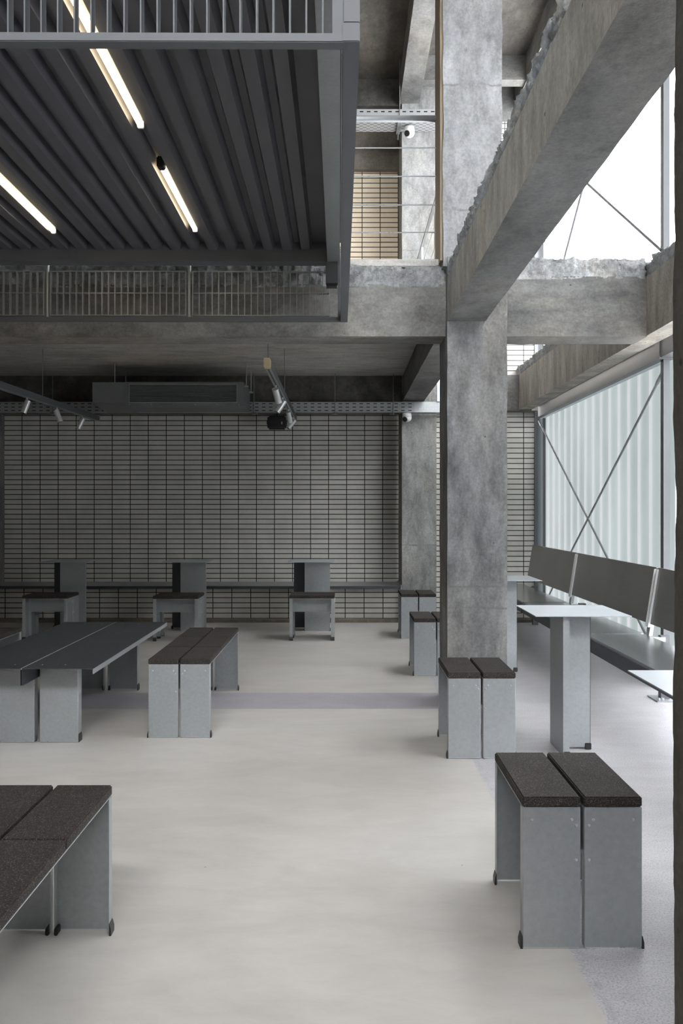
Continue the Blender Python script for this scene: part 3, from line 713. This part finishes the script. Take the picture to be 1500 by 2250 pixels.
tr = track(-2.985, -2.88, 5.9, 9.58, 2.375, 'grey lighting track crossing the far left under the slab')
MB().tube((0.03, 0.16, 0.03), (0.03, 0.16, 0.49), 0.004, 8).build('suspension_wire', M['duct'], tr)
spot(-2.93, 7.58, 2.341, -0.30, -0.2, 'silver spotlight, leftmost of three on the left track')
spot(-2.905, 8.30, 2.341, 0.35, 0.15, 'silver spotlight, middle one of three on the left track')
spot(-2.89, 9.05, 2.341, -0.45, -0.1, 'silver spotlight at the wall end of the left track')
tr = track(-0.560, -0.575, 6.05, 9.62, 2.375, 'grey lighting track with a beige end cap in front of the black speaker', cap=True)
MB().tube((0, -1.70, 0.03), (0, -1.70, 0.49), 0.004, 8).build('suspension_wire', M['duct'], tr)
MB().tube((0, 0.03, 0.03), (0, 0.03, 0.49), 0.004, 8).build('suspension_wire', M['duct'], tr)
spot(-0.565, 6.83, 2.341, 0.22, 0.75, 'grey spotlight turned to the wall, nearest on the right track', 1.05)
spot(-0.565, 7.57, 2.341, -0.65, -0.1, 'bright silver spotlight leaning left in front of the cable tray', 1.0)
spot(-0.568, 8.45, 2.341, 0.20, 0.6, 'grey spotlight beside the speaker turned to the wall', 0.95)
spot(-0.570, 9.20, 2.341, -0.75, -0.3, 'small silver spotlight at the wall end of the right track', 0.95)

# ------------------------------------------------------------------ wall ledge
L_ = empty('wall_ledge', (-1.9, 9.8, 0.393)); tag(L_, 'long galvanised metal ledge along the foot of the brick wall', 'ledge')
m = MB(); m.box(-4.5, 0.655, 9.47, 10.055, 0.4185, 0.4225); fix(m.build('ledge_top', M['ledge'], L_), L_)
m = MB(); m.box(-4.5, 0.655, 9.467, 9.470, 0.392, 0.4225); fix(m.build('front_lip', M['zinc_d'], L_), L_)
m = MB(); m.box(0.655, 0.668, 9.44, 10.04, 0.385, 0.44); fix(m.build('end_bracket', M['zinc'], L_), L_)

# ------------------------------------------------------------------ stools and benches
def foot_mesh(parent, x, y, sx_, sy_):
    """small black wedge cap on the outside corner of a leg; sx_, sy_ give the outward directions"""
    m = MB()
    prof = [(0, 0), (0.0065, 0), (0.0065, 0.018), (0.0015, 0.037), (0, 0.037)]
    m.prism([(x + sx_*u, v) for u, v in prof], 'y', min(y, y - sy_*0.036), max(y, y - sy_*0.036))
    return m.build('foot', M['black'], parent)
def bolt(parent, x, y, z, sy_):
    m = MB(); m.tube((x, y, z), (x, y + sy_*0.004, z), 0.0048, 12, 0.0030)
    return m.build('bolt', M['edge'], parent)
def seat_unit(name, W, L, H, joints=()):
    root = empty(name); g = 0.009; t = 0.003; rt = 0.031
    hz = H - rt
    for sx_ in (-1, 1):
        a, b = sorted((sx_*(g/2+0.001), sx_*W/2))
        cuts = [-L/2] + [j for j in joints] + [L/2]
        r = MB()
        for c0, c1 in zip(cuts[:-1], cuts[1:]):
            r.box(a, b, c0 + (0.0012 if c0 > -L/2 else 0), c1 - (0.0012 if c1 < L/2 else 0), hz, H, 0.004)
        r.build('seat_slab', M['rubber'], root)
        tr_ = MB(); tr_.box(a+0.001, b-0.001, -L/2+0.004, L/2-0.004, hz-0.0022, hz)
        tr_.build('seat_tray', M['edge'], root)
        ap = MB(); xa = sx_*(g/2+0.0005); ap.box(min(xa, xa+sx_*t), max(xa, xa+sx_*t), -L/2+0.006, L/2-0.006, hz-0.148, hz-0.004)
        xf = sx_*(g/2+0.0005+t); ap.box(min(xf, xf+sx_*0.022), max(xf, xf+sx_*0.022), -L/2+0.006, L/2-0.006, hz-0.150, hz-0.147)
        ap.build('apron', M['zinc'], root)
        for sy_ in (-1, 1):
            lg = MB(); lg.prism(channel(sx_*W/2, sx_*(g/2+0.001), sy_*L/2, sy_, 0.034, 0.026), 'z', 0.0055, hz-0.001)
            leg = lg.build('leg', M['zinc'], root)
            ye = sorted((sy_*(L/2-0.0005), sy_*(L/2-t)))
            MB().box(a+0.003, b-0.003, ye[0], ye[1], 0.003, 0.0055).build('bottom_edge', M['edge'], leg, label='bright cut edge')
            foot_mesh(leg, sx_*W/2, sy_*(L/2-0.0005), sx_, sy_)
            f2 = MB(); xi2 = sx_*(g/2+0.004); yy = sorted((sy_*(L/2-0.036), sy_*(L/2-0.004)))
            f2.box(min(xi2, xi2+sx_*0.010), max(xi2, xi2+sx_*0.010), yy[0], yy[1], 0.0, 0.022, 0.002); f2.build('foot', M['black'], leg)
            for bx, bz in ((W/2-0.022 if False else 0.150, hz-0.036), (0.032, hz-0.036), (0.019, hz-0.053), (0.019, hz-0.155)):
                bolt(leg, sx_*bx, sy_*L/2, bz, sy_)
    return root
stool = seat_unit('stool', 0.354, 0.450, 0.450)
GS = 'short rubber topped stools along the window side'
GB = 'short rubber topped stools facing the brick wall'
spots_ = [(0.707, 2.652, 0, 'nearest zinc stool with a brown speckled rubber seat at lower right', GS),
          (0.722, 4.508, 0, 'rubber topped zinc stool standing directly in front of the middle column', GS),
          (0.727, 6.650, 0, 'rubber topped zinc stool half hidden behind the left side of the middle column', GS),
          (0.757, 8.520, 0, 'rubber topped zinc stool nearest to the back wall column', GS),
          (-0.317, 8.340, math.pi/2, 'rubber topped zinc stool seen from its long side, closest to the centre of the room', GB),
          (-1.668, 8.300, math.pi/2, 'rubber topped zinc stool behind the top right corner of the low table', GB),
          (-2.975, 8.330, math.pi/2, 'dark rubber topped stool before the leftmost tall table, behind the low table', GB)]
for i, (x, y, rz, lab, grp) in enumerate(spots_):
    o = stool if i == 0 else copy_tree(stool)
    place(o, x, y, rz); tag(o, lab, 'stool', grp)
bench = seat_unit('bench', 0.353, 1.263, 0.450, joints=(-0.21, 0.21))
GL = 'long rubber topped benches'
for i, (x, y, lab) in enumerate([(-0.940, 5.309, 'long rubber topped zinc bench standing right of the low zinc table'),
                                (-2.511, 5.309, 'long dark bench mostly hidden on the left behind the low table'),
                                (-0.893, 1.905, 'long rubber topped bench in the lower left corner, cut by the picture edge')]):
    o = bench if i == 0 else copy_tree(bench)
    place(o, x, y, 0); tag(o, lab, 'bench', GL)

# ------------------------------------------------------------------ low table
TB = empty('low_table', (-1.7165, 5.27, 0)); tag(TB, 'low dark zinc table with a centre seam on four wide sheet legs', 'table')
TL, TW, TZ = 1.819, 0.767, 0.457
for sx_ in (-1, 1):
    a, b = sorted((sx_*0.0025, sx_*TW/2))
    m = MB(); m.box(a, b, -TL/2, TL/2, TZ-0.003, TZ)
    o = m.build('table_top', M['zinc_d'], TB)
    xo = sx_*TW/2
    MB().box(min(xo, xo-sx_*0.003), max(xo, xo-sx_*0.003), -TL/2, TL/2, TZ-0.030, TZ-0.003).build('side_lip', M['zinc'], o)
    for yy in (-TL/2+0.105, TL/2-0.105):
        for xx in (0.075, 0.20):
            MB().tube((sx_*xx, yy, TZ), (sx_*xx, yy, TZ+0.0015), 0.004, 10).build('screw', M['edge'], o)
    xa = sx_*0.0030
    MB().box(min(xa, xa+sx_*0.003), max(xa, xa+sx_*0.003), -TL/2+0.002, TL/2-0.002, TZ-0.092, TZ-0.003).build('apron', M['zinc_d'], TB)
    for sy_ in (-1, 1):
        yp = sy_*0.685
        x0, x1 = sorted((sx_*0.0145, sx_*0.2305))
        fy = sorted((yp, yp-sy_*0.060)); xo = sx_*0.2305; xi = sx_*0.0145
        lg = MB(); lg.prism(channel(xo, xi, yp, sy_, 0.060, 0.050), 'z', 0.0055, TZ-0.004)
        leg = lg.build('leg', M['zinc'], TB)
        ye = sorted((yp-sy_*0.0005, yp-sy_*0.003))
        MB().box(x0+0.003, x1-0.003, ye[0], ye[1], 0.003, 0.0055).build('bottom_edge', M['edge'], leg, label='bright cut edge')
        m = MB(); m.prism([(xo, 0.0), (xo+sx_*0.004, 0.0), (xo+sx_*0.004, 0.030), (xo+sx_*0.001, 0.046), (xo, 0.046)], 'y', fy[0]+0.006, fy[1]-0.002); m.build('foot', M['black'], leg)
        m = MB(); m.box(min(xi, xi+sx_*0.012), max(xi, xi+sx_*0.012), fy[0]+0.02, fy[1]-0.02, 0.0, 0.03); m.build('foot', M['black'], leg)
MB().box(-0.0020, 0.0020, -TL/2, TL/2, TZ-0.006, TZ+0.0012).build('centre_seam', M['edge'], TB, label='bright seam between the two sheets')

# ------------------------------------------------------------------ tall bistro tables
def bistro():
    r = empty('tall_table'); H = 0.75
    m = MB(); m.box(-0.245, 0.245, -0.25, 0.25, H-0.004, H); m.build('table_top', M['ztop'], r)
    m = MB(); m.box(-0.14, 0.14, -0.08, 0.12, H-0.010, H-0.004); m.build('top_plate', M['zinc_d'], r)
    # front channel: a wide sheet with short returns
    y0 = -0.095; x0, x1 = -0.072, 0.200
    m = MB(); m.box(x0, x1, y0, y0+0.003, 0.004, H-0.010); m.box(x1-0.003, x1, y0+0.003, y0+0.033, 0.004, H-0.010); m.box(x0, x0+0.003, y0+0.003, y0+0.033, 0.004, H-0.010)
    a = m.build('stem_plate', M['zinc'], r)
    m = MB(); m.box(x1-0.012, x1+0.006, y0+0.004, y0+0.036, 0.0, 0.032, 0.002); m.build('foot', M['black'], a)
    m = MB(); m.box(x0-0.006, x0+0.010, y0+0.004, y0+0.036, 0.0, 0.032, 0.002); m.build('foot', M['black'], a)
    # rear angle: sheet behind, standing out to the other side, with a deep return
    y1 = 0.095; xr = 0.045
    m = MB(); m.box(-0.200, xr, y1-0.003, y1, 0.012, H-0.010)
    b = m.build('stem_plate', M['zinc_d'], r, label='rear sheet darkened for shade')  # shade between the stem sheets is put into this darker colour
    m = MB(); m.box(xr-0.003, xr, -0.088, y1-0.003, 0.012, H-0.010); m.build('stem_return', M['zinc'], r)
    m = MB(); m.box(-0.206, -0.188, y1-0.030, y1+0.003, 0.0, 0.034, 0.002); m.build('foot', M['black'], b)
    m = MB(); m.box(xr-0.010, xr+0.008, y1-0.030, y1+0.003, 0.0, 0.034, 0.002); m.build('foot', M['black'], b)
    return r
bt = bistro()
GT = 'square topped tall zinc tables'
for i, (x, y, rz, lab) in enumerate([(-0.349, 8.905, 0, 'tall zinc table with thin square top behind the stool at the centre of the room'),
                                    (-1.683, 8.905, 0, 'tall zinc table before the brick wall, middle one of the three there'),
                                    (-2.977, 8.905, 0, 'tall zinc table before the brick wall, leftmost of the three there'),
                                    (1.246, 4.500, -math.pi/2, 'tall pale zinc table standing by itself right of the middle column'),
                                    (1.300, 6.640, -math.pi/2, 'tall pale zinc table half hidden behind the right side of the middle column'),
                                    (1.225, 2.570, -math.pi/2, 'tall table of which only a top corner shows beside the near brown column')]):
    o = bt if i == 0 else copy_tree(bt)
    place(o, x, y, rz); tag(o, lab, 'table', GT)

# ------------------------------------------------------------------ aluminium window bench
B = empty('window_bench', (1.85, 6.0, 0)); tag(B, 'long brushed metal bench with slanting backrest running along the translucent window', 'bench')
XS0, XS1 = 1.645, 2.07
segs = [(7.58, 9.50), (5.655, 7.56), (3.74, 5.62), (1.82, 3.72)]
for k, (y0, y1) in enumerate(segs):
    m = MB(); m.box(XS0+0.008, XS1, y0, y1, 0.430, 0.450, 0.004)
    s_ = fix(m.build('seat_panel', M['seat'], B), B)
    m = MB(); m.prism([(XS0+0.012, 0.447), (XS0, 0.438), (XS0, 0.352), (XS0+0.05, 0.352), (XS0+0.05, 0.358), (XS0+0.008, 0.358), (XS0+0.008, 0.430), (XS0+0.03, 0.432)], 'y', y0, y1)
    fix(m.build('front_apron', M['zinc_d'], s_), B)
    yb1 = 9.36 if k == 0 else y1
    m = MB(); m.prism([(2.095, 0.522), (2.107, 0.522), (2.168, 0.905), (2.156, 0.905)], 'y', y0 + (0.012 if k != 1 else 0.0), yb1)
    fix(m.build('backrest_panel', M['alu'], B), B)
for y in (7.57, 5.637, 3.73):
    m = MB(); m.prism([(2.085, 0.44), (2.110, 0.44), (2.185, 0.90), (2.160, 0.90)], 'y', y-0.035, y+0.020); m.box(2.06, 2.20, y-0.035, y+0.02, 0.40, 0.43)
    fix(m.build('backrest_bracket', M['zinc'], B), B)
    for dy in (-0.031, 0.016):
        m = MB(); m.prism([(2.078, 0.50), (2.096, 0.50), (2.157, 0.895), (2.141, 0.895)], 'y', y+dy-0.003, y+dy+0.003)
        fix(m.build('bright_edge_strip', M['white'], B), B)
    m = MB(); m.box(2.17, 2.23, y-0.03, y+0.02, 0.008, 0.44); lg = fix(m.build('leg', M['frame'], B), B)
    m = MB(); m.box(2.12, 2.28, y-0.10, y+0.09, 0.0, 0.008); pl = m.build('base_plate', M['zinc'], lg); fix(pl, B)
    for bx in (2.145, 2.17):
        q = MB().tube((bx, y-0.06, 0.008), (bx, y-0.06, 0.022), 0.010, 10).build('anchor_bolt', M['edge'], lg); fix(q, B)
for y in (9.3,):
    m = MB(); m.box(2.14, 2.20, y-0.03, y+0.02, 0.0, 0.44); fix(m.build('leg', M['frame'], B), B)
